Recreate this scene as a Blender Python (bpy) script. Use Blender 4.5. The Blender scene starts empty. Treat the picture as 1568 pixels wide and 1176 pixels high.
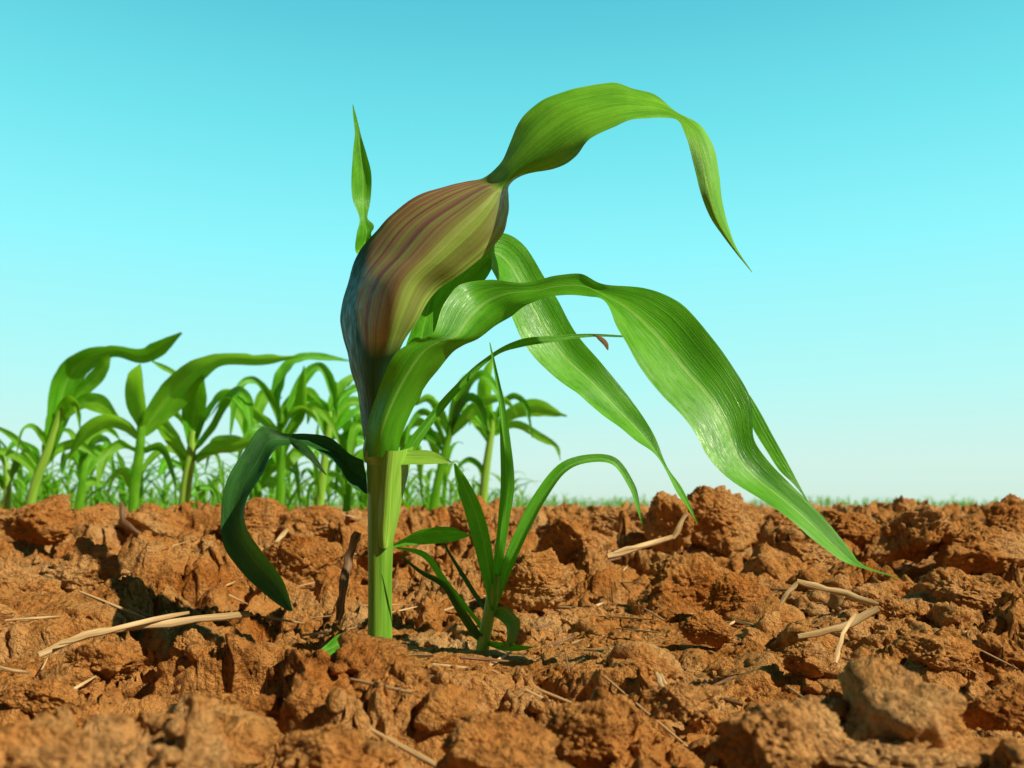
import bpy, bmesh, math, random
import numpy as np
from mathutils import Vector
random.seed(7); rng=np.random.default_rng(11)
CAMZ=0.0744; F=1300.0; D0=0.45
def W(px,py,d=0.0,D=None):
    D=(D0+d) if D is None else D+d
    return np.array([(px-784)*D/F, D, CAMZ-(py-775)*D/F])
# ---------------- noise ----------------
M=0xffffffff
def hsh(ix,iy,iz,s):
    n=(ix*374761393+iy*668265263+iz*2147483647+s*144269504)&M
    n=((n^(n>>13))*1274126177)&M
    n=n^(n>>16)
    n=(n*1103515245+12345)&M
    n=n^(n>>15)
    return n/4294967296.0
def vn2(x,y,s=0):
    fx=np.floor(x);fy=np.floor(y);ix=fx.astype(np.int64);iy=fy.astype(np.int64)
    u=x-fx;v=y-fy;u=u*u*(3-2*u);v=v*v*(3-2*v)
    a=hsh(ix,iy,0,s);b=hsh(ix+1,iy,0,s);c=hsh(ix,iy+1,0,s);d=hsh(ix+1,iy+1,0,s)
    return (a*(1-u)+b*u)*(1-v)+(c*(1-u)+d*u)*v-0.5
def fbm2(x,y,s=0,o=4):
    r=0;a=1
    for i in range(o):
        r=r+a*vn2(x*2**i+i*17.3,y*2**i-i*9.1,s+i);a*=0.5
    return r
def bil2(x,y,s=0,o=3):
    r=0;a=1
    for i in range(o):
        r=r+a*(np.abs(vn2(x*2.1**i+i*17.3,y*2.1**i-i*9.1,s+i))*2-.33);a*=0.55
    return r
def vn3(p,s=0):
    f=np.floor(p);i=f.astype(np.int64);t=p-f;t=t*t*(3-2*t);r=0
    for dx in (0,1):
        for dy in (0,1):
            for dz in (0,1):
                w=(t[:,0] if dx else 1-t[:,0])*(t[:,1] if dy else 1-t[:,1])*(t[:,2] if dz else 1-t[:,2])
                r=r+w*hsh(i[:,0]+dx,i[:,1]+dy,i[:,2]+dz,s)
    return r-0.5
def fbm3(p,s=0,o=3):
    r=0;a=1
    for i in range(o):
        r=r+a*vn3(p*2**i+i*11.7,s+i);a*=0.5
    return r
def bil3(p,s=0,o=3):
    r=0;a=1
    for i in range(o):
        r=r+a*(np.abs(vn3(p*2.1**i+i*11.7,s+i))*2-.33);a*=0.55
    return r
def worley(x,y,s):
    fx=np.floor(x).astype(np.int64);fy=np.floor(y).astype(np.int64)
    f1=np.full(x.shape,9.0);f2=np.full(x.shape,9.0);cx=np.zeros_like(x);cy=np.zeros_like(x);cid=np.zeros_like(x)
    for i in (-1,0,1):
        for j in (-1,0,1):
            gx=fx+i;gy=fy+j
            px=gx+hsh(gx,gy,1,s);py=gy+hsh(gx,gy,2,s)
            dx=x-px;dy=y-py;d=np.sqrt(dx*dx+dy*dy)
            m=d<f1
            f2=np.where(m,f1,np.minimum(f2,d))
            cx=np.where(m,dx,cx);cy=np.where(m,dy,cy);cid=np.where(m,hsh(gx,gy,3,s),cid)
            f1=np.where(m,d,f1)
    return f1,f2,cx,cy,cid
def ss(a,b,x):
    t=np.clip((x-a)/(b-a),0,1);return t*t*(3-2*t)
def frac(x): return x-np.floor(x)
FLAT=[(W(585,990)[0],D0,0.022,.022),(W(740,1003)[0],D0,0.020,.02),(W(520,990)[0],D0,0.02,.02),(W(585,990)[0]*.9,D0*.88,0.035,.04),(W(745,990)[0]*.9,D0*.88,0.035,.04),(W(1020,990)[0]*1.05,D0*1.05,0.06,.03)]
def hgt(x,y):
    x=np.asarray(x,float);y=np.asarray(y,float)
    r=np.sqrt(x*x+y*y)
    far=1-ss(2.5,7,r)
    b=0.045*ss(0.5,1.25,r)-0.008*(1-ss(.42,.6,r))
    macro=0.022*fbm2(x*5+3.1,y*5+1.7,3,3)*ss(0.15,0.5,r)
    w1=0.013*fbm2(x*28,y*28,20,5);w2=0.013*fbm2(x*28+50,y*28+9,30,5)
    X=x+w1;Y=y+w2
    out=b+macro
    rough=.35+.75*ss(-.25,.12,fbm2(x*7+5,y*7,90,3))
    for (sz,amp,seed,e,thr) in ((0.085,0.034,1,0.30,-0.3),(0.038,0.021,2,0.30,-0.14),(0.016,0.0098,4,0.30,-0.1),(0.007,0.0040,5,0.35,-0.15)):
        f1,f2,cx,cy,cid=worley(X/sz,Y/sz,seed)
        blk=ss(0.0,e,f2-f1)
        mask=ss(thr,thr+0.2,fbm2(x/(sz*6)+seed*7,y/(sz*6),40+seed,2))
        tilt=cx*(frac(cid*37.1)-0.5)+cy*(frac(cid*91.7)-0.5)
        lay=blk*(0.25+cid*0.8+tilt*1.9)-0.5
        out=out+amp*lay*mask*far*(1 if seed==1 else rough)
    out=out+far*rough*(0.0046*bil2(x*75,y*75,60,4))+far*0.0010*bil2(x*600,y*600,66,2)
    out=out+(1-far)*0.02*fbm2(x*4,y*4,70,3)*np.clip(1-r/80,0.0,1)
    for (fx,fy,fr,fry) in FLAT:
        k=np.exp(-((x-fx)**2/(2*fr*fr)+(y-fy)**2/(2*fry*fry)))
        out=out*(1-0.8*k)-.0015*k
    near=ss(0.10,0.26,r)
    out=out*near+(1-near)*(-0.012)
    return out
# ---------------- materials ----------------
def newmat(name):
    m=bpy.data.materials.new(name);m.use_nodes=True;nt=m.node_tree
    for n in list(nt.nodes): nt.nodes.remove(n)
    return m,nt,nt.nodes,nt.links
def ramp(N,stops):
    n=N.new('ShaderNodeValToRGB');e=n.color_ramp.elements
    while len(e)>1:e.remove(e[-1])
    e[0].position=stops[0][0];e[0].color=(*stops[0][1],1)
    for p,c in stops[1:]:
        q=e.new(p);q.color=(*c,1)
    return n
def soil_mat():
    m,nt,N,L=newmat('dry_clay_soil')
    o=N.new('ShaderNodeOutputMaterial');b=N.new('ShaderNodeBsdfPrincipled')
    tc=N.new('ShaderNodeTexCoord')
    def noise(sc,det,rough=0.6):
        n=N.new('ShaderNodeTexNoise');n.inputs['Scale'].default_value=sc;n.inputs['Detail'].default_value=det;n.inputs['Roughness'].default_value=rough
        L.new(tc.outputs['Object'],n.inputs['Vector']);return n
    n1=noise(14,4);n2=noise(150,4,0.75);n3=noise(900,3,0.75)
    r1=ramp(N,[(0.3,(0.52,0.180,0.034)),(0.5,(0.68,0.305,0.085)),(0.7,(0.76,0.44,0.18))])
    L.new(n1.outputs['Fac'],r1.inputs[0])
    r2=ramp(N,[(0.3,(0.34,0.28,0.22)),(0.5,(0.94,0.94,0.94)),(0.72,(1.2,1.2,1.2))])
    L.new(n2.outputs['Fac'],r2.inputs[0])
    mx=N.new('ShaderNodeMixRGB');mx.blend_type='MULTIPLY';mx.inputs[0].default_value=0.85
    L.new(r1.outputs[0],mx.inputs[1]);L.new(r2.outputs[0],mx.inputs[2])
    L.new(mx.outputs[0],b.inputs['Base Color'])
    b.inputs['Roughness'].default_value=0.95;b.inputs['Specular IOR Level'].default_value=0.08
    v=N.new('ShaderNodeTexVoronoi');v.inputs['Scale'].default_value=330;L.new(tc.outputs['Object'],v.inputs['Vector'])
    a=N.new('ShaderNodeMath');a.operation='MULTIPLY_ADD';a.inputs[1].default_value=0.4
    L.new(n3.outputs['Fac'],a.inputs[0]);L.new(n2.outputs['Fac'],a.inputs[2])
    a2=N.new('ShaderNodeMath');a2.operation='MULTIPLY_ADD';a2.inputs[1].default_value=-0.35;L.new(v.outputs['Distance'],a2.inputs[0]);L.new(a.outputs[0],a2.inputs[2])
    bp=N.new('ShaderNodeBump');bp.inputs['Strength'].default_value=1.0;bp.inputs['Distance'].default_value=0.006
    L.new(a2.outputs[0],bp.inputs['Height']);L.new(bp.outputs[0],b.inputs['Normal'])
    L.new(b.outputs[0],o.inputs[0]);return m
def leaf_mat(name,dark,light,rib,transl,purple=False,rough=0.38,tfac=0.25,blem=True,spec=.4):
    m,nt,N,L=newmat(name)
    o=N.new('ShaderNodeOutputMaterial');b=N.new('ShaderNodeBsdfPrincipled');t=N.new('ShaderNodeBsdfTranslucent');ms=N.new('ShaderNodeMixShader')
    uv=N.new('ShaderNodeUVMap');uv.uv_map='UVMap'
    def nz(sx,sy,det):
        mp=N.new('ShaderNodeMapping');mp.inputs['Scale'].default_value=(sx,sy,1);L.new(uv.outputs[0],mp.inputs[0])
        n=N.new('ShaderNodeTexNoise');n.inputs['Scale'].default_value=1.0;n.inputs['Detail'].default_value=det;L.new(mp.outputs[0],n.inputs['Vector']);return n
    n=nz(60,1.2,3);n2=nz(4,8,4);nf=nz(22,60,3)
    ad=N.new('ShaderNodeMath');ad.operation='MULTIPLY_ADD';ad.inputs[1].default_value=0.5;L.new(n.outputs['Fac'],ad.inputs[0])
    h=N.new('ShaderNodeMath');h.operation='MULTIPLY';h.inputs[1].default_value=0.5;L.new(n2.outputs['Fac'],h.inputs[0]);L.new(h.outputs[0],ad.inputs[2])
    r=ramp(N,[(0.38,dark),(0.60,light)]);L.new(ad.outputs[0],r.inputs[0])
    col=r.outputs[0]
    sp=N.new('ShaderNodeSeparateXYZ');L.new(uv.outputs[0],sp.inputs[0])
    def mrange(src,a0,a1):
        mr=N.new('ShaderNodeMapRange');mr.inputs['From Min'].default_value=a0;mr.inputs['From Max'].default_value=a1;L.new(src,mr.inputs['Value']);return mr.outputs[0]
    def mad(src,k,add):
        q=N.new('ShaderNodeMath');q.operation='MULTIPLY_ADD';L.new(src,q.inputs[0]);q.inputs[1].default_value=k
        if isinstance(add,float): q.inputs[2].default_value=add
        else: L.new(add,q.inputs[2])
        return q.outputs[0]
    def mix(f,c1,c2):
        mx=N.new('ShaderNodeMixRGB');L.new(f,mx.inputs[0])
        for k,c in ((1,c1),(2,c2)):
            if isinstance(c,tuple): mx.inputs[k].default_value=(*c,1)
            else: L.new(c,mx.inputs[k])
        return mx.outputs[0]
    if purple:
        n3=nz(24,0.9,4)
        n4=nz(5,3,4)
        pp=ramp(N,[(0.36,(0.21,0.072,0.066)),(0.48,(0.36,0.175,0.100)),(0.58,(0.33,0.34,0.085))]);L.new(n3.outputs['Fac'],pp.inputs[0])
        ol=ramp(N,[(0.36,(0.27,0.245,0.070)),(0.50,(0.29,0.37,0.075)),(0.64,(0.33,0.48,0.085))]);L.new(n3.outputs['Fac'],ol.inputs[0])
        k=mad(n4.outputs['Fac'],.14,mad(sp.outputs[1],.55,sp.outputs[0]))
        c=mix(mrange(k,.77,.87),pp.outputs[0],ol.outputs[0])
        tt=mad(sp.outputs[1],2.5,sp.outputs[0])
        dk=mix(mrange(tt,.70,.62),c,(0.012,0.024,0.016))  # near-black left band: shade of the whorl's left side painted into the colour
        dk=mix(mrange(sp.outputs[1],.105,.085),dk,(0.010,0.028,0.012))  # same painted shade across the foot of the curl
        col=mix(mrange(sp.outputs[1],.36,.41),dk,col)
    if rib is not None:
        s=N.new('ShaderNodeMath');s.operation='SUBTRACT';s.inputs[1].default_value=0.5;L.new(sp.outputs[0],s.inputs[0])
        a=N.new('ShaderNodeMath');a.operation='ABSOLUTE';L.new(s.outputs[0],a.inputs[0])
        col=mix(mad(mrange(a.outputs[0],.04,.012),.6,0.0),col,rib)
    if blem:
        v=nz(9,26,4)
        col=mix(mad(mrange(v.outputs['Fac'],.68,.76),.7,0.0),col,(0.32,0.42,0.12))
        v2=nz(40,110,2)
        col=mix(mrange(v2.outputs['Fac'],.74,.80),col,(0.38,0.36,0.15))
    L.new(col,b.inputs['Base Color']);b.inputs['Specular IOR Level'].default_value=spec
    mr=N.new('ShaderNodeMapRange');mr.inputs['To Min'].default_value=rough-.08;mr.inputs['To Max'].default_value=rough+.25;mr.inputs['From Min'].default_value=.3;mr.inputs['From Max'].default_value=.7
    L.new(nf.outputs['Fac'],mr.inputs['Value']);L.new(mr.outputs[0],b.inputs['Roughness'])
    bp=N.new('ShaderNodeBump');bp.inputs['Strength'].default_value=0.7;bp.inputs['Distance'].default_value=0.0010
    L.new(mad(nf.outputs['Fac'],.25,ad.outputs[0]),bp.inputs['Height']);L.new(bp.outputs[0],b.inputs['Normal'])
    t.inputs[0].default_value=(*transl,1);ms.inputs[0].default_value=tfac
    L.new(b.outputs[0],ms.inputs[1]);L.new(t.outputs[0],ms.inputs[2]);L.new(ms.outputs[0],o.inputs[0]);return m
def simple_mat(name,c1,c2,scale,rough=0.7,stretch=(1,1,1)):
    m,nt,N,L=newmat(name)
    o=N.new('ShaderNodeOutputMaterial');b=N.new('ShaderNodeBsdfPrincipled')
    uv=N.new('ShaderNodeUVMap');uv.uv_map='UVMap';mp=N.new('ShaderNodeMapping');mp.inputs['Scale'].default_value=stretch;L.new(uv.outputs[0],mp.inputs[0])
    n=N.new('ShaderNodeTexNoise');n.inputs['Scale'].default_value=scale;n.inputs['Detail'].default_value=4;L.new(mp.outputs[0],n.inputs['Vector'])
    r=ramp(N,[(0.35,c1),(0.65,c2)]);L.new(n.outputs['Fac'],r.inputs[0]);L.new(r.outputs[0],b.inputs['Base Color'])
    bp=N.new('ShaderNodeBump');bp.inputs['Strength'].default_value=0.5;bp.inputs['Distance'].default_value=0.0008;L.new(n.outputs['Fac'],bp.inputs['Height']);L.new(bp.outputs[0],b.inputs['Normal'])
    b.inputs['Roughness'].default_value=rough;L.new(b.outputs[0],o.inputs[0]);return m
SOIL=soil_mat()
GREEN=leaf_mat('maize_leaf',(0.045,0.26,0.006),(0.16,0.54,0.018),(0.36,0.66,0.14),(0.20,0.75,0.01),tfac=.26,rough=.30,spec=.5)
DARKG=leaf_mat('maize_leaf_dark',(0.012,0.070,0.014),(0.045,0.19,0.030),(0.08,0.22,0.07),(0.04,0.18,0.01),rough=0.33,tfac=0.15)  # darker maize_leaf; puts the drooping left leaf's shade into its colour
PURP=leaf_mat('maize_leaf_purple',(0.09,0.34,0.010),(0.23,0.60,0.030),None,(0.10,0.45,0.01),purple=True,rough=0.40,tfac=0.10,blem=False,spec=.3)
BGG=leaf_mat('maize_leaf_sunlit',(0.08,0.32,0.008),(0.23,0.55,0.02),(0.38,0.65,0.12),(0.36,0.88,0.03),tfac=0.42,blem=False)
STEM=simple_mat('maize_stem',(0.09,0.28,0.012),(0.26,0.50,0.05),1.0,0.4,(16,2,1))
SHEATH=simple_mat('maize_sheath',(0.17,0.42,0.022),(0.36,0.60,0.08),1.0,0.42,(22,1.5,1))
COLLAR=simple_mat('maize_collar',(0.20,0.42,0.05),(0.38,0.56,0.13),1.0,0.5,(10,4,1))
STRAW=simple_mat('dry_straw',(0.42,0.25,0.09),(0.82,0.58,0.30),1.0,0.75,(12,2.5,1))
DRY=simple_mat('dry_brown_leaf',(0.12,0.05,0.02),(0.35,0.2,0.1),1.0,0.8,(8,3,1))
MATS=[GREEN,DARKG,PURP,BGG,STEM,SHEATH,COLLAR,STRAW,DRY]
IDX={m:i for i,m in enumerate(MATS)}
# ---------------- geometry accumulators ----------------
class Acc:
    def __init__(s): s.v=[];s.f=[];s.uv=[];s.m=[];s.n=0
    def grid(s,P,uvs,mat,closed=False):
        nv,nu,_=P.shape
        i=np.arange(nv-1)[:,None];j=np.arange(nu-1)[None,:]
        a=i*nu+j
        f=np.stack([a,a+1,a+nu+1,a+nu],-1).reshape(-1,4)
        s.v.append(P.reshape(-1,3));s.f.append(f+s.n);s.uv.append(uvs.reshape(-1,2)[f].reshape(-1,2));s.m.append(np.full(len(f),IDX[mat]));s.n+=nv*nu
    def raw(s): return np.concatenate(s.v),np.concatenate(s.f),np.concatenate(s.uv),np.concatenate(s.m)
def mesh_obj(name,v,f,uv=None,mi=None,mats=None,smooth=True,origin=None):
    if origin is not None: v=v-np.array(origin)
    me=bpy.data.meshes.new(name);k=f.shape[1]
    me.vertices.add(len(v));me.vertices.foreach_set('co',np.ascontiguousarray(v,dtype=np.float32).ravel())
    me.loops.add(f.size);me.loops.foreach_set('vertex_index',f.astype(np.int32).ravel())
    me.polygons.add(len(f));me.polygons.foreach_set('loop_start',np.arange(0,f.size,k,dtype=np.int32))
    try: me.polygons.foreach_set('loop_total',np.full(len(f),k,dtype=np.int32))
    except Exception: pass
    if mats:
        for m in mats: me.materials.append(m)
    if mi is not None: me.polygons.foreach_set('material_index',mi.astype(np.int32))
    me.polygons.foreach_set('use_smooth',np.full(len(f),smooth,dtype=bool))
    if uv is not None:
        l=me.uv_layers.new(name='UVMap');l.data.foreach_set('uv',uv.astype(np.float32).ravel())
    me.update(calc_edges=True);me.validate()
    o=bpy.data.objects.new(name,me);bpy.context.scene.collection.objects.link(o)
    if origin is not None:o.location=origin
    return o
def acc_obj(name,acc,origin=None):
    v,f,uv,m=acc.raw();return mesh_obj(name,v,f,uv,m,MATS,origin=origin)
def cr(P,t):
    n=len(P);i=np.clip(np.floor(t).astype(int),0,n-2);u=t-i
    u=u.reshape((-1,)+(1,)*(P.ndim-1))
    p1=P[i];p2=P[i+1]
    p0=np.where((i>0).reshape(u.shape),P[np.maximum(i-1,0)],2*p1-p2);p3=np.where((i<n-2).reshape(u.shape),P[np.minimum(i+2,n-1)],2*p2-p1)
    return 0.5*((2*p1)+(-p0+p2)*u+(2*p0-5*p1+4*p2-p3)*u*u+(-p0+3*p1-3*p2+p3)*u**3)
def loft(acc,rows,mat,sub=8,nu=13,wav=0.0004,seed=0,v0=0,v1=1,u0=0,u1=1):
    R=np.array(rows,float);n,k,_=R.shape
    tv=np.linspace(0,n-1,(n-1)*sub+1);A=cr(R,tv)
    tu=np.linspace(0,k-1,nu);B=cr(A.transpose(1,0,2),tu).transpose(1,0,2)
    if wav:
        P=B.reshape(-1,3);s=(fbm3(P*45,seed,2))*wav*2
        mid=np.abs(np.linspace(-1,1,nu))[None,:].repeat(len(tv),0).reshape(-1)
        du=np.gradient(B,axis=1).reshape(-1,3);dv=np.gradient(B,axis=0).reshape(-1,3)
        nn=np.cross(du,dv);nn/=np.linalg.norm(nn,axis=1)[:,None]+1e-12
        B=(P+nn*(s*(0.4+1.6*mid**2))[:,None]).reshape(B.shape)
    uu,vv=np.meshgrid(np.linspace(u0,u1,nu),np.linspace(v0,v1,len(tv)))
    acc.grid(B,np.stack([uu,vv],-1),mat)
def edges(acc,rows,mat,fold=0.004,D=None,**kw):
    out=[]
    for r in rows:
        a=W(r[0],r[1],r[2],D);b=W(r[3],r[4],r[5],D);fo=r[6] if len(r)>6 else fold
        w=np.linalg.norm(a-b);m=(a+b)/2+np.array([0,fo,0])*min(1,w/0.015)
        out.append([a,m,b])
    loft(acc,out,mat,**kw)
def strip(acc,pts,mat,D=None,dd=0.0,fold=0.25,tilt=0.5,seed=0,sub=6,nu=7):
    C=np.array([W(p[0],p[1],dd+(p[3] if len(p)>3 else 0),D) for p in pts]);De=D or D0
    T=np.gradient(C,axis=0);T/=np.linalg.norm(T,axis=1)[:,None]+1e-9
    rows=[]
    for i,(c,t) in enumerate(zip(C,T)):
        side=np.cross(t,[0,1,0]);side/=np.linalg.norm(side)+1e-9
        side=side+np.array([0,tilt,0]);side/=np.linalg.norm(side)
        w=max(pts[i][2],0.3)*De/F*0.5*math.sqrt(1+tilt*tilt)
        nrm=np.cross(side,t)
        rows.append([c-side*w,c+nrm*w*fold*2,c+side*w])
    loft(acc,rows,mat,sub=sub,nu=nu,wav=0.0004*De/D0,seed=seed)
def tube(acc,C,R,mat,n=16,sub=6,flat=1.0,lin=False):
    C=np.array(C,float);R=np.array(R,float)
    if lin:
        t=np.arange(len(C));P=C;r=R
    else:
        t=np.linspace(0,len(C)-1,(len(C)-1)*sub+1);P=cr(C,t);r=cr(R[:,None],t)[:,0]
    T=np.gradient(P,axis=0);T/=np.linalg.norm(T,axis=1)[:,None]+1e-9
    ref=np.array([0,1,0.0]);
    if abs((T@ref)).max()>0.95: ref=np.array([0,0,1.0])
    s=np.cross(T,ref);s/=np.linalg.norm(s,axis=1)[:,None];q=np.cross(s,T)
    a=np.linspace(0,2*np.pi,n+1)
    G=P[:,None,:]+r[:,None,None]*(np.cos(a)[None,:,None]*s[:,None,:]+flat*np.sin(a)[None,:,None]*q[:,None,:])
    uu,vv=np.meshgrid(np.linspace(0,1,n+1),np.linspace(0,1,len(P)))
    acc.grid(G,np.stack([uu,vv],-1),mat)
px=D0/F
# ---------------- main maize plant ----------------
A=Acc()
tube(A,[W(581,1018),W(582,985),W(582,900),W(583,830),W(585,760),W(587,700),W(586,670)],np.array([21,19,18,19.5,22,25,20])*px,STEM,n=28)
tube(A,[W(586,722),W(587,706),W(584,692),W(583,680),W(583,660)],np.array([22,27,28,26,20])*px,COLLAR,n=28,sub=5)
loft(A,[[W(578,690,-.006),W(594,690,-.0125),W(612,690,-.010),W(634,684,.002)],
        [W(576,735,-.005),W(590,738,-.0115),W(606,736,-.009),W(625,728,.002)],
        [W(575,775,-.005),W(588,778,-.0105),W(602,776,-.008),W(615,768,.001)],
        [W(576,812,-.005),W(586,816,-.0095),W(598,814,-.007),W(607,806,.001)],
        [W(580,838,-.006),W(587,840,-.0088),W(594,838,-.008),W(602,828,-.001)]],SHEATH,sub=6,nu=15,wav=0.0002)
curl=[[(562,700,.0),(570,703,-.006),(588,703,-.008),(600,698,-.002)],
 [(546,612,.006),(560,616,-.008),(580,613,-.012),(600,600,-.004)],
 [(530,548,.012),(552,548,-.010),(588,545,-.018),(612,540,-.012)],
 [(523,492,.020),(548,487,-.006),(598,488,-.026),(642,482,-.014)],
 [(532,438,.024),(562,432,-.004),(617,432,-.028),(668,446,-.010)],
 [(549,388,.024),(598,386,.0),(655,392,-.027),(722,408,-.006)],
 [(592,338,.02),(635,341,.002),(695,352,-.024),(768,366,.000)],
 [(650,297,.015),(690,305,.000),(735,317,-.020),(780,330,.002)],
 [(712,280,.01),(732,285,.000),(757,295,-.016),(780,302,.002)],
 [(742,271,.004),(754,277,-.003),(769,286,-.012),(781,284,-.002)],
 [(766,246,-.003),(776,254,-.009),(789,265,-.014),(802,269,-.009)],
 [(790,195,-.000),(809,213,-.012),(828,236,-.020),(844,259,-.022)],
 [(830,155,.000),(848,180,-.013),(866,208,-.024),(882,239,-.032)],
 [(880,134,.000),(890,160,-.014),(899,188,-.026),(906,211,-.036)],
 [(935,127,.000),(941,150,-.015),(947,173,-.028),(952,189,-.038)],
 [(970,139,-.006),(976,153,-.018),(983,169,-.028),(988,180,-.036)],
 [(1003,148,-.012),(1007,158,-.021),(1011,170,-.028),(1014,178,-.034)],
 [(1035,168,-.024),(1037,172,-.029),(1038,177,-.032),(1037,182,-.036)],
 [(1072,192,-.034),(1064,194,-.038),(1057,199,-.040),(1049,204,-.042)],
 [(1092,226,-.036),(1083,233,-.042),(1074,243,-.044),(1062,250,-.044)],
 [(1101,268,-.038),(1093,277,-.044),(1084,288,-.046),(1073,296,-.045)],
 [(1107,315,-.040),(1102,322,-.044),(1096,330,-.046),(1088,334,-.045)],
 [(1123,362,-.040),(1119,364,-.042),(1115,366,-.043),(1109,364,-.043)],
 [(1152,417,-.04),(1151.7,417,-.04),(1151.3,417,-.04),(1151,417,-.04)]]
loft(A,[[W(*p) for p in r] for r in curl],PURP,sub=8,nu=29,wav=0.0007,seed=3)
B=[(557,700,-.004,606,702,-.004,-.008),(565,650,-.012,616,664,-.008,-.010),(580,598,-.018,650,598,-.008,-.010),
 (600,548,-.030,688,547,-.010,-.006),(632,524,-.030,708,530,-.010,-.004),(663,510,-.028,732,519,-.010,0),(680,466,-.022,757,500,-.012,.003),(705,436,-.012,782,484,-.016,.004),
 (748,428,-.010,803,466,-.022,.004),(800,433,-.014,835,453,-.026,.003),(850,422,-.02,868,449,-.030,.003),(890,420,-.024,900,452,-.034,.003),
 (925,436,-.03,925,461,-.040,.004),(985,440,-.036,948,502,-.048,.005),(1040,462,-.042,975,556,-.056,.006),(1085,512,-.050,1012,603,-.062,.006),
 (1122,560,-.056,1058,650,-.068,.006),(1148,606,-.060,1084,694,-.072,.006),(1152,642,-.0625,1100,714,-.0735,.006),(1156,676,-.065,1120,734,-.075,.005),(1182,712,-.068,1150,757,-.078,.005),(1220,750,-.072,1192,784,-.082,.004),
 (1262,793,-.078,1240,822,-.086,.003),(1300,840,-.084,1285,858,-.09,.002),(1322,866,-.088,1316,870,-.09,0),(1378,885,-.092,1378,886,-.092,0)]
edges(A,B,GREEN,sub=8,nu=17,wav=0.0008,seed=5)
edges(A,[(1144,598,-.0575,1140,604,-.0575),(1154,614,-.0585,1144,628,-.0585),(1168,638,-.060,1153,656,-.060),(1186,672,-.062,1172,688,-.062),(1206,708,-.064,1193,720,-.064),(1224,742,-.066,1217,743,-.066),(1238,769,-.068,1237,770,-.068)],GREEN,fold=0.0,sub=6,nu=7,wav=.0003,seed=8,u0=.08,u1=.2,v0=.6,v1=.8)
C=[(628,565,.012,655,565,.012),(650,470,.018,690,480,.014),(690,405,.024,738,432,.018),(740,366,.03,752,412,.020),(771,357,.036,753,412,.026),(802,375,.042,768,440,.032),
 (828,415,.044,788,492,.034),(853,457,.044,806,532,.034),(882,510,.042,842,572,.032),(922,557,.038,890,606,.028),(965,610,.034,932,641,.024),(1000,663,.028,976,672,.020),
 (1021,713,.022,1009,700,.018),(1046,750,.018,1039,752,.016),(1070,803,.016,1069,804,.016)]
edges(A,C,GREEN,fold=.005,sub=8,nu=13,wav=.0007,seed=9)
edges(A,[(600,620,.0,640,620,.0),(612,560,-.002,662,545,.004),(632,500,-.004,663,500,.006),(655,455,-.004,668,450,.006),(700,415,.0,705,412,.004)],GREEN,fold=.004,sub=6,nu=9,seed=12)
edges(A,[(606,705,.0,628,705,.0),(628,672,.0,655,660,.004),(668,622,.004,690,615,.008),(705,580,.006,720,580,.010),(745,545,.008,758,545,.012),(795,520,.010,800,531,.010),(845,514,.010,848,523,.008),(900,511,.008,902,516,.008),(962,514,.006,962,516,.006)],GREEN,fold=.002,sub=7,nu=9,seed=13)
edges(A,[(905,511,.008,912,516,.008),(922,516,.007,916,520,.007),(931,525,.006,924,528,.006),(932,536,.006,930,536,.006)],DRY,fold=0,sub=4,nu=5)
E=[(562,758,-.004,556,705,.002),(540,745,-.006,535,694,.004),(518,712,-.006,505,670,.006),(472,686,-.004,470,664,.006),(440,682,-.004,436,664,.006),(418,694,-.010,401,655,.004),
 (402,728,-.014,375,688,-.002),(384,760,-.018,349,735,-.006),(378,790,-.020,339,785,-.008),(386,820,-.022,343,835,-.010),(408,850,-.024,366,872,-.012),(432,880,-.024,396,902,-.014),(441,908,-.024,424,924,-.018),(447,936,-.022,444,936,-.022)]
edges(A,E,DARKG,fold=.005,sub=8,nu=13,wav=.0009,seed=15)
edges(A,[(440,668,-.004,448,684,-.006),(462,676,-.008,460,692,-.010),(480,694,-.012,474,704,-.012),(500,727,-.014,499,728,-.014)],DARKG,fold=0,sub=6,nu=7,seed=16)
Fl=[(575,450,.03,600,450,.03),(560,400,.03,585,385,.03),(545,385,.028,568,360,.034),(547,358,.026,572,345,.034),(552,334,.028,562,332,.032),(541,303,.028,567,305,.036),(538,268,.028,569,268,.034),(540,232,.028,562,238,.032),(544,200,.028,552,206,.030),(540,160,.028,540.5,160,.028)]
edges(A,Fl,GREEN,fold=.005,sub=8,nu=9,seed=17)
edges(A,[(600,712,-.006,608,690,-.004),(625,710,-.008,630,689,-.004),(655,710,-.010,660,690,-.006),(692,709,-.01,692,707,-.01)],SHEATH,fold=.002,sub=6,nu=7)
edges(A,[(584,1002,-.006,584,985,-.007),(562,1000,-.012,556,974,-.008),(530,1000,-.016,522,970,-.010),(505,1003,-.018,498,988,-.012),(480,1007,-.02,479,1005,-.018)],GREEN,fold=.003,sub=6,nu=9,seed=44)
acc_obj('maize_plant',A,origin=W(585,990))
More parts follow.
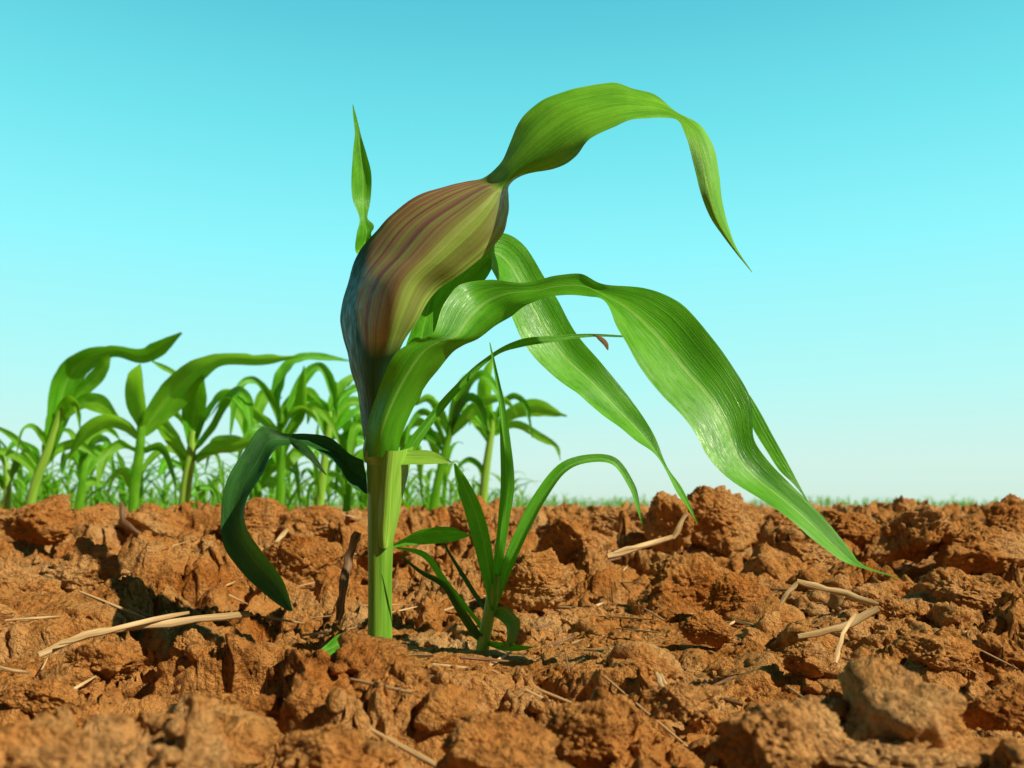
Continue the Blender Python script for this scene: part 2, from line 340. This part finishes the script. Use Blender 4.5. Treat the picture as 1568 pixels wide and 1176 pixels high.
# ---------------- small seedling next to it ----------------
S=Acc()
tube(S,[W(737,1018),W(740,985),W(749,940),W(756,905),W(760,880)],np.array([11,10,9.5,10,8])*px,SHEATH,n=18)
strip(S,[(757,935,10),(748,880,22),(738,830,27),(724,780,26),(708,740,20),(696,710,3)],GREEN,dd=-.004,tilt=.3,seed=21,nu=9)
strip(S,[(757,930,8),(762,870,14),(771,800,17),(777,740,22),(774,680,17),(768,620,10),(758,565,6),(750,524,1)],GREEN,dd=.002,tilt=-.4,seed=22,nu=9)
strip(S,[(760,920,10,0),(775,870,16,.0),(796,820,18,.002),(824,766,20,.006),(860,718,17,.01),(900,702,13,.012),(940,706,13,.012),(966,742,12,.01),(975,770,9,.008),(983,805,1,.006)],GREEN,tilt=.6,seed=23,nu=9)
strip(S,[(755,935,12),(772,940,20,-.006),(786,958,20,-.01),(780,985,12,-.012),(765,992,3,-.012)],SHEATH,tilt=.5,seed=24)
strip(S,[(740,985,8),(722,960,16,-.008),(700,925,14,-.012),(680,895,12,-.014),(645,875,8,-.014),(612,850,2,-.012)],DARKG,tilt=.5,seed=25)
strip(S,[(742,965,8),(715,930,9,.01),(680,890,10,.016),(650,850,10,.02),(605,838,2,.02)],GREEN,tilt=.4,seed=26)
strip(S,[(722,819,2,.01),(690,818,24,.008),(650,822,24,.006),(620,830,12,.004),(598,838,4,.002)],GREEN,tilt=.9,seed=27)
strip(S,[(748,985,8),(770,990,10,-.01),(800,992,6,-.016),(825,990,1,-.02)],GREEN,tilt=.4,seed=28)
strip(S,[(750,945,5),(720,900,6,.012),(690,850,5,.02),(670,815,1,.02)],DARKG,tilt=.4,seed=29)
acc_obj('maize_seedling',S,origin=W(740,1000))
# ---------------- background maize ----------------
def plant_px(D,stem,leaves,seed,extra=4):
    a=Acc();s=D/F
    tube(a,[W(p[0],p[1],0,D) for p in stem],[p[2]*s*.42 for p in stem],SHEATH if seed%2 else BGG,n=10)
    r=random.Random(seed)
    for i,l in enumerate(leaves):
        n=len(l);sg=r.choice([-1,1])*r.uniform(.02,.09)
        strip(a,[(p[0],p[1],p[2]*1.12,sg*(j/(n-1))**1.5) for j,p in enumerate(l)],BGG if r.random()<.75 else GREEN,D=D,tilt=r.uniform(-.9,.9),seed=seed*10+i)
    b=stem[0]
    for i in range(extra):
        k=r.uniform(.2,.95);j=k*(len(stem)-1);j0=int(j);q=j-j0
        x=stem[j0][0]*(1-q)+stem[min(j0+1,len(stem)-1)][0]*q;y=stem[j0][1]*(1-q)+stem[min(j0+1,len(stem)-1)][1]*q
        sd=r.choice([-1,1]);L=r.uniform(35,95)*1.6/D;w=r.uniform(7,18);up=r.uniform(.2,1.1);dr=r.uniform(-.4,.8);z=r.choice([-1,1])*r.uniform(.3,1.2)
        strip(a,[(x,y,5,0),(x+sd*L*.25,y-L*up*.7,w,.02*z),(x+sd*L*.55,y-L*up,w,.04*z),(x+sd*L*.85,y-L*up*.7,w*.7,.06*z),(x+sd*L*1.0,y+L*dr,1,.07*z)],BGG if r.random()<.6 else GREEN,D=D,tilt=r.uniform(-1.1,1.1),seed=seed*10+50+i)
    acc_obj('maize_plant',a,origin=W(b[0],b[1],0,D))
plant_px(1.55,[(46,775,17),(56,735,16),(75,685,15),(98,615,12)],[
 [(72,695,12),(88,640,24),(102,585,30),(130,552,24),(172,538,14),(212,546,16),(240,535,18),(278,510,1)],
 [(95,630,8),(130,595,16),(155,568,16),(166,545,6)],
 [(100,640,8),(125,616,20),(150,618,26),(185,642,2)],
 [(62,715,6),(40,690,10),(15,665,9),(-12,652,3)],[(60,730,6),(35,705,10),(0,690,9),(-30,700,3)],
 [(60,720,8),(85,690,12),(118,680,14),(150,700,2)]],31,2)
plant_px(1.45,[(204,800,20),(206,745,18),(214,690,17),(217,640,12)],[
 [(216,655,10),(208,620,32),(208,585,34),(215,558,3)],
 [(218,665,10),(240,635,26),(270,600,34),(302,568,24),(340,551,14),(400,551,13),(455,546,2)],
 [(212,670,10),(188,650,18),(160,645,18),(128,665,14),(105,700,2)],
 [(230,552,2),(255,565,8),(285,582,3)],
 [(212,690,8),(185,680,12),(160,700,12),(150,740,2)],[(220,690,8),(245,685,12),(262,715,10),(268,750,1)]],32,2)
plant_px(1.5,[(280,800,22),(285,745,20),(292,700,18),(295,660,12)],[
 [(293,680,12),(296,640,28),(302,605,24),(310,575,4)],
 [(295,690,8),(325,655,14),(345,615,14),(362,598,14),(378,615,14),(385,665,1)],
 [(285,700,10),(262,670,20),(240,640,18),(228,650,3)],
 [(298,705,10),(330,685,18),(365,682,16),(405,665,2)],[(286,720,8),(258,705,14),(240,735,2)]],33,4)
plant_px(1.65,[(428,790,18),(430,730,16),(430,660,13),(432,630,9)],[
 [(430,650,10),(422,610,18),(432,570,20),(455,549,14),(490,546,12),(535,553,2)],
 [(432,655,8),(450,610,14),(470,573,14),(492,562,12),(508,590,14),(515,640,2)],
 [(428,665,8),(400,640,14),(375,620,14),(352,600,10),(330,612,8),(315,645,1)],
 [(432,670,8),(455,640,18),(462,600,18),(466,560,2)]],34,6)
plant_px(1.75,[(488,790,18),(494,730,15),(503,660,13),(505,630,9)],[
 [(504,650,10),(512,610,18),(530,585,16),(552,578,12),(570,600,2)],
 [(502,660,8),(485,620,16),(470,600,16),(450,610,12),(440,640,1)],
 [(505,670,8),(530,640,16),(560,630,14),(590,660,1)]],35,7)
plant_px(1.7,[(662,790,18),(672,730,15),(688,665,12),(692,640,8)],[
 [(690,655,9),(700,615,18),(715,580,14),(742,570,3)],[(688,665,8),(672,630,14),(655,610,12),(625,625,2)],
 [(690,665,8),(712,640,16),(740,615,14),(772,612,8),(795,640,1)]],36,6)
plant_px(1.85,[(738,780,17),(744,720,15),(752,665,12),(755,630,8)],[
 [(754,650,9),(742,610,20),(745,575,16),(755,545,2)],
 [(756,660,7),(785,632,18),(820,624,24),(868,637,1)],[(755,665,7),(790,650,12),(825,668,12),(852,684,6),(858,705,1)],
 [(752,680,8),(735,650,14),(712,640,12),(692,668,1)]],37,5)
plant_px(1.8,[(398,785,15),(392,730,13),(384,670,9)],[[(385,680,8),(390,640,14),(410,600,14),(432,610,1)],[(385,690,8),(370,640,14),(345,610,12),(320,640,1)]],38,6)
plant_px(1.8,[(575,785,15),(580,730,13),(590,680,9)],[[(590,690,8),(600,650,14),(620,610,12),(650,590,1)]],39,6)
plant_px(1.9,[(120,780,15),(126,735,13),(130,690,9)],[[(130,700,8),(140,670,12),(165,655,12),(190,680,1)]],40,7)
plant_px(2.0,[(10,780,15),(12,740,13),(8,700,9)],[[(8,710,8),(20,680,12),(50,690,12),(60,720,1)]],41,7)
plant_px(1.85,[(530,785,15),(534,730,13),(538,670,9)],[[(538,680,8),(528,640,16),(520,600,14),(500,575,1)],[(538,690,8),(550,640,14),(560,600,12),(556,570,1)]],42,6)
def tmpl(seed,res):
    r=random.Random(seed);a=Acc();H=r.uniform(.12,.18)
    tube(a,[(0,0,-.03),(0,0,H*.5),(0.004,0,H)],[.005,.004,.0025],BGG,n=6,sub=1)
    az0=r.uniform(0,6.28);nl=r.randint(5,8)
    for i in range(nl):
        z=H*(.15+.8*i/nl);az=az0+math.pi*(i%2)+r.uniform(-.7,.7);Ln=r.uniform(.09,.2);w=r.uniform(.010,.020)
        th=r.uniform(.9,1.4);dr=r.uniform(.9,2.9);p=np.array([0,0,z]);rows=[];n=res
        h=np.array([math.cos(az),math.sin(az),0]);sd=np.array([-math.sin(az),math.cos(az),0])
        for k in range(n+1):
            s=k/n;ang=th-dr*s**1.3;t=h*math.cos(ang)+np.array([0,0,math.sin(ang)]);nr=np.cross(t,sd)
            ww=w*.5*min(1,(.25+s*3))*(1-s)**.6+.0003
            rows.append([p-sd*ww-nr*ww*.4,p,p+sd*ww-nr*ww*.4]);p=p+t*Ln/n
        P=np.array(rows);uu,vv=np.meshgrid([0,.5,1],np.linspace(0,1,n+1));a.grid(P,np.stack([uu,vv],-1),BGG if r.random()<.7 else GREEN)
    return a.raw()
def mass(name,tm,pos):
    V=[];Fc=[];U=[];Mi=[];n=0
    for (x,y,z,s) in pos:
        v,f,u,m=tm[rng.integers(len(tm))];a=rng.uniform(0,6.28);c,sn=math.cos(a),math.sin(a)
        q=np.stack([v[:,0]*c-v[:,1]*sn,v[:,0]*sn+v[:,1]*c,v[:,2]],1)*s+[x,y,z]
        V.append(q);Fc.append(f+n);U.append(u);Mi.append(m);n+=len(v)
    return mesh_obj(name,np.concatenate(V),np.concatenate(Fc),np.concatenate(U),np.concatenate(Mi),MATS)
near=[tmpl(i,9) for i in range(14)];farT=[tmpl(i+20,4) for i in range(6)]
pos=[]
for k in range(420):
    y=2.4+10*rng.random()**1.3;x=rng.uniform(-1.1*y,0.055*y)
    if fbm2(np.array([x*1.2]),np.array([y*1.2]),9,2)[0]<-.2: continue
    pos.append((x,y,0.03,rng.uniform(.6,1.25)))
for k in range(36):
    y=rng.uniform(1.9,2.8);x=rng.uniform(-.75*y,-.05*y);pos.append((x,y,0.03,rng.uniform(.6,1.15)))
pos2=[]
for k in range(900):
    y=12+rng.random()*30;x=rng.uniform(-1.0*y,0.17*y);pos2.append((x,y,0.02,rng.uniform(.7,1.3)))
for k in range(3200):
    y=42+rng.random()**1.5*90;x=rng.uniform(-.9*y,.95*y);pos2.append((x,y,0.02,rng.uniform(1.5,3.2)))
mass('maize_field',near,pos);mass('distant_maize_field',farT,pos2)
# ---------------- ground sheet ----------------
dn=np.linspace(-0.74,0.74,1050)
rest=np.linspace(0.74,2*np.pi-0.74,160)[1:-1]
ang=np.concatenate([dn,rest])
rad=np.concatenate([[.0005,.06],np.exp(np.linspace(math.log(.13),math.log(3.0),1050)),np.exp(np.linspace(math.log(3.0),math.log(6000),130))[1:]])
Rg,Ag=np.meshgrid(rad,ang,indexing='ij')
X=(Rg*np.sin(Ag)).ravel();Y=(Rg*np.cos(Ag)).ravel()
Z=hgt(X,Y)
nr,na=Rg.shape
far=1-ss(1.5,4,np.sqrt(X*X+Y*Y))
P=np.stack([X,Y,Z],1);q=P.copy()
for (sc,am,sd) in ((45,.005,5),(130,.0034,6),(330,.0010,8)):
    q[:,0]+=am*far*vn3(P*sc,sd)*2*ss(.1,.25,Rg.ravel());q[:,1]+=am*far*vn3(P*sc+40,sd+3)*2*ss(.1,.25,Rg.ravel())
i=np.arange(nr-1)[:,None];j=np.arange(na)[None,:];j2=(j+1)%na
f=np.stack([i*na+j,i*na+j2,(i+1)*na+j2,(i+1)*na+j],-1).reshape(-1,4)[:,::-1]
mesh_obj('ground',q,f,mats=[SOIL])
# ---------------- soil clods ----------------
def rock(sub,seed,fine=True):
    bm=bmesh.new();bmesh.ops.create_icosphere(bm,subdivisions=sub,radius=1)
    v=np.array([p.co[:] for p in bm.verts]);f=np.array([[q.index for q in t.verts] for t in bm.faces]);bm.free()
    r=np.random.default_rng(seed);R=np.full(len(v),1.2)
    for k in range(15):
        n=r.normal(size=3);n/=np.linalg.norm(n);c=r.uniform(.5,.9);d=v@n
        R=np.minimum(R,np.where(d>0.05,c/np.maximum(d,.05),9))
    p=v*R[:,None]
    disp=.22*fbm3(p*1.9+seed,seed,2)+.14*bil3(p*3.5+seed,seed+5,2)
    if fine: disp=disp+.10*bil3(p*9,seed+9,3)
    return p+v*disp[:,None],f
def rot(r):
    q=r.normal(size=4);q/=np.linalg.norm(q);w,x,y,z=q
    return np.array([[1-2*(y*y+z*z),2*(x*y-z*w),2*(x*z+y*w)],[2*(x*y+z*w),1-2*(x*x+z*z),2*(y*z-x*w)],[2*(x*z-y*w),2*(y*z+x*w),1-2*(x*x+y*y)]])
V=[];Fc=[];n=0
big=[rock(6,100+i) for i in range(6)];mbig=[rock(5,150+i) for i in range(6)];med=[rock(4,200+i) for i in range(10)];small=[rock(2,300+i,False) for i in range(10)]
def add(t,M_,c):
    global n
    V.append(t[0]@M_.T+c);Fc.append(t[1]+n);n+=len(t[0])
H=[(130,880,.60,115,66,70),(30,900,.56,80,60,60),(60,800,.85,75,44,50),(535,1066,.36,84,46,55),(1090,785,.90,66,52,50),(1020,795,.88,50,48,40),
 (1390,815,.75,70,56,55),(1300,803,.90,62,38,40),(1050,888,.60,90,64,60),(880,825,.80,66,50,50),(1195,1130,.245,105,82,70),(1400,1165,.24,150,62,80),(905,1118,.27,92,66,50),(735,1150,.25,100,74,50),
 (60,1160,.20,170,85,60),(380,1090,.30,64,46,40),(250,1138,.26,72,50,40),(1500,835,.72,70,50,50),(720,788,1.0,48,38,40),(490,803,.95,60,38,40),(380,800,.95,60,40,50),(945,1010,.40,48,36,30),(460,850,.70,60,44,30),
 (820,885,.58,60,42,40),(1250,850,.76,60,34,40),(640,1082,.31,54,36,40),(1480,905,.53,66,38,50),(1545,800,.90,68,44,40),(230,800,1.0,55,36,40),(1130,910,.53,50,32,30),(1040,1064,.31,62,40,40),(150,1015,.36,66,36,40),(600,838,.80,52,36,40),(940,798,1.05,52,30,30),
 (1440,1000,.38,64,36,40),(1330,1058,.32,64,40,40),(60,1058,.32,64,36,40),(1200,803,.98,52,32,40),(1550,1075,.30,62,50,40),(1350,920,.5,50,30,30),(500,1150,.24,80,60,50),(1080,960,.45,40,24,25),(300,990,.40,44,30,30),(1230,1000,.38,44,28,30)]
for k,(a,b,D,rx,rz,ry) in enumerate(H):
    s=D/F;r=np.random.default_rng(k+50);T=big[k%6];Mx=np.diag([rx*s,ry*s,rz*s])@rot(r)
    add(T,Mx,W(a,b,0,D)-np.array([0,0,rz*s*.15]))
for (x,y,z,s) in ((.06,.17,-.002,.022),(.12,.19,0,.024),(-.03,.165,-.004,.02),(-.12,.19,.0,.022),(.19,.2,.004,.03),(.01,.19,-.006,.018)):  # extra clods added below the frame to cast shadows onto the foreground
    r=np.random.default_rng(int(x*1000)+500);add(big[int(abs(x)*100)%6],np.eye(3)*s@rot(r),np.array([x,y,z]))
def scatter(T,N_,smin,smax,ymin,ymax,pw,sink,mask):
    D=ymin+(ymax-ymin)*rng.random(N_*4)**pw;x=D*rng.uniform(-.8,.8,N_*4)
    if mask: kk=fbm2(x*9,D*9,77,2)>rng.uniform(-.35,.25,N_*4)
    else: kk=np.ones(N_*4,bool)
    x=x[kk][:N_];D=D[kk][:N_];z=hgt(x,D)
    for xx,yy,zz in zip(x,D,z):
        if smax>.006 and any((xx-a)**2+(yy-b)**2<c*c for a,b,c,_ in FLAT[:5]): continue
        s=smin+(smax-smin)*rng.random()**2.2
        add(T[rng.integers(len(T))],np.diag([s*rng.uniform(.8,1.3),s*rng.uniform(.8,1.3),s*rng.uniform(.6,1)])@rot(rng),np.array([xx,yy,zz-s*sink]))
scatter(mbig,80,.018,.042,.62,2.4,1,.3,False)
scatter(med,750,.006,.022,.25,2.4,1.3,.1,True)
scatter(small,5000,.0012,.0055,.2,1.4,1.2,0,True)
mesh_obj('soil_clods',np.concatenate(V),np.concatenate(Fc),mats=[SOIL])
# ---------------- dry straw ----------------
def stalk(pts,w,mat=STRAW,flat=.4):
    a=Acc();rr=random.Random(int(pts[0][0]*7+pts[0][1]))
    Q=[]
    for i in range(len(pts)-1):
        m=4
        for k in range(m): 
            t=k/m;Q.append([pts[i][c]*(1-t)+pts[i+1][c]*t+(rr.uniform(-1.5,1.5) if c<2 and (i+k)>0 else 0) for c in range(3)])
    Q.append(list(pts[-1]))
    P=[W(p[0],p[1],0,p[2]) for p in Q];ws=[w*rr.uniform(.75,1.15)*(1 if 0<i<len(P)-1 else .8)*p[2]/F for i,p in enumerate(Q)]
    tube(a,P,ws,mat,n=8,flat=flat,lin=True);return a
def so(name,lst):
    a=Acc()
    for l in lst:
        q=stalk(*l);v,f,u,m=q.raw();a.v.append(v);a.f.append(f+a.n);a.uv.append(u);a.m.append(m);a.n+=len(v)
    acc_obj(name,a)
so('dry_stalk',[([(60,1003,.40),(130,972,.41),(220,958,.42),(382,940,.44)],6),([(90,985,.40),(180,962,.41),(290,938,.43)],4)])
so('dry_stalk',[([(930,852,.58),(1030,822,.60)],5),([(1030,824,.60),(1052,785,.60)],4),([(940,846,.56),(1020,826,.58)],3)])
so('dry_stalk',[([(1195,925,.44),(1222,890,.44)],4),([(1220,890,.44),(1280,905,.44),(1345,926,.43)],5),([(1222,975,.41),(1290,962,.41),(1345,932,.41)],6),([(1280,1015,.38),(1290,970,.39),(1310,940,.4)],4)])
so('dry_stalk',[([(1005,1030,.32),(1018,1060,.31),(1050,1105,.30)],4),([(1012,1032,.32),(1030,1068,.31)],3)])
so('dry_stalk',[([(518,950,.50),(526,900,.50),(535,850,.51),(548,815,.51)],7,DRY),([(415,845,.7),(440,810,.71)],4)])
so('dry_stalk',[([(0,935,.5),(44,930,.5)],5),([(0,1022,.4),(45,1030,.4)],3),([(185,770,.95),(190,800,.94),(225,825,.93)],4,DRY)])
a=Acc()
for k in range(460):
    y=rng.uniform(.27,1.5);x=y*rng.uniform(-.65,.65);L=rng.uniform(.008,.055);t=rng.uniform(0,3.14);dx,dy=math.cos(t)*L/2,math.sin(t)*L/2
    z1=float(hgt(x+dx,y+dy))+.002;z2=float(hgt(x-dx,y-dy))+.002;zm=max((z1+z2)/2,float(hgt(x,y))+.001);z1+=zm-(z1+z2)/2 if zm>(z1+z2)/2 else 0
    if abs(z1-z2)>.6*L: continue
    w_=rng.uniform(.6,1.3);tube(a,[(x-dx,y-dy,z2),(x,y,(z1+z2)/2),(x+dx,y+dy,z1)],[.0006*w_,.0009*w_,.0005*w_],STRAW if k%5 else DRY,n=5,flat=.5,lin=True)
acc_obj('straw_litter',a)
# ---------------- camera, light, world ----------------
cam=bpy.data.cameras.new('camera');co=bpy.data.objects.new('camera',cam);bpy.context.scene.collection.objects.link(co)
cam.sensor_width=36;cam.lens=F/1568*36;cam.shift_y=187/1568;cam.clip_start=.005;cam.clip_end=12000
co.location=(0,0,CAMZ);co.rotation_euler=(math.radians(90),0,0)
cam.dof.use_dof=True;cam.dof.focus_distance=.45;cam.dof.aperture_fstop=15
bpy.context.scene.camera=co
el=math.radians(41);az=math.radians(119)
ts=Vector((math.sin(az)*math.cos(el),math.cos(az)*math.cos(el),math.sin(el)))
sl=bpy.data.lights.new('sun','SUN');sl.energy=5;sl.angle=math.radians(.5);sl.color=(1,.92,.72)
sunob=bpy.data.objects.new('sun',sl);bpy.context.scene.collection.objects.link(sunob);sunob.rotation_euler=ts.to_track_quat('Z','Y').to_euler()
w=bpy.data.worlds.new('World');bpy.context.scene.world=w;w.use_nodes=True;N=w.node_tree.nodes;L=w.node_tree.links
for x in list(N):N.remove(x)
o=N.new('ShaderNodeOutputWorld');bg=N.new('ShaderNodeBackground');bg.inputs[1].default_value=.1
sky=N.new('ShaderNodeTexSky');sky.sky_type='NISHITA';sky.sun_disc=False;sky.sun_elevation=el;sky.sun_rotation=az
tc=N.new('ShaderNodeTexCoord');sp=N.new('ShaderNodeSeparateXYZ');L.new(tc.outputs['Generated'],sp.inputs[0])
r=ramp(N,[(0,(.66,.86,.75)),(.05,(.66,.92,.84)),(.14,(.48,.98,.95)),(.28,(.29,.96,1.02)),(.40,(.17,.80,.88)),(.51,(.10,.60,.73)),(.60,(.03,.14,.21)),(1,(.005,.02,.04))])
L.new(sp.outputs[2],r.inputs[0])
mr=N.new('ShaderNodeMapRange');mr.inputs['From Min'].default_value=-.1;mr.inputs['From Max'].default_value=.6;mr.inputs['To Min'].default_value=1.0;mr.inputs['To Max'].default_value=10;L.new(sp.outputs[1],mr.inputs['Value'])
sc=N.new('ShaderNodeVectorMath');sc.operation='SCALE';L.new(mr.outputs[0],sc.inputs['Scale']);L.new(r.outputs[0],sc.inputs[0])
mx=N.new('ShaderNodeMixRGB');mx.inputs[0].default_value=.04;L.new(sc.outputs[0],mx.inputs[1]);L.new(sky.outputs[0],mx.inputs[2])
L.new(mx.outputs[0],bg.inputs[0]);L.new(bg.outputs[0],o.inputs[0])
s=bpy.context.scene;s.view_settings.view_transform='Standard';s.view_settings.look='None';s.view_settings.exposure=0
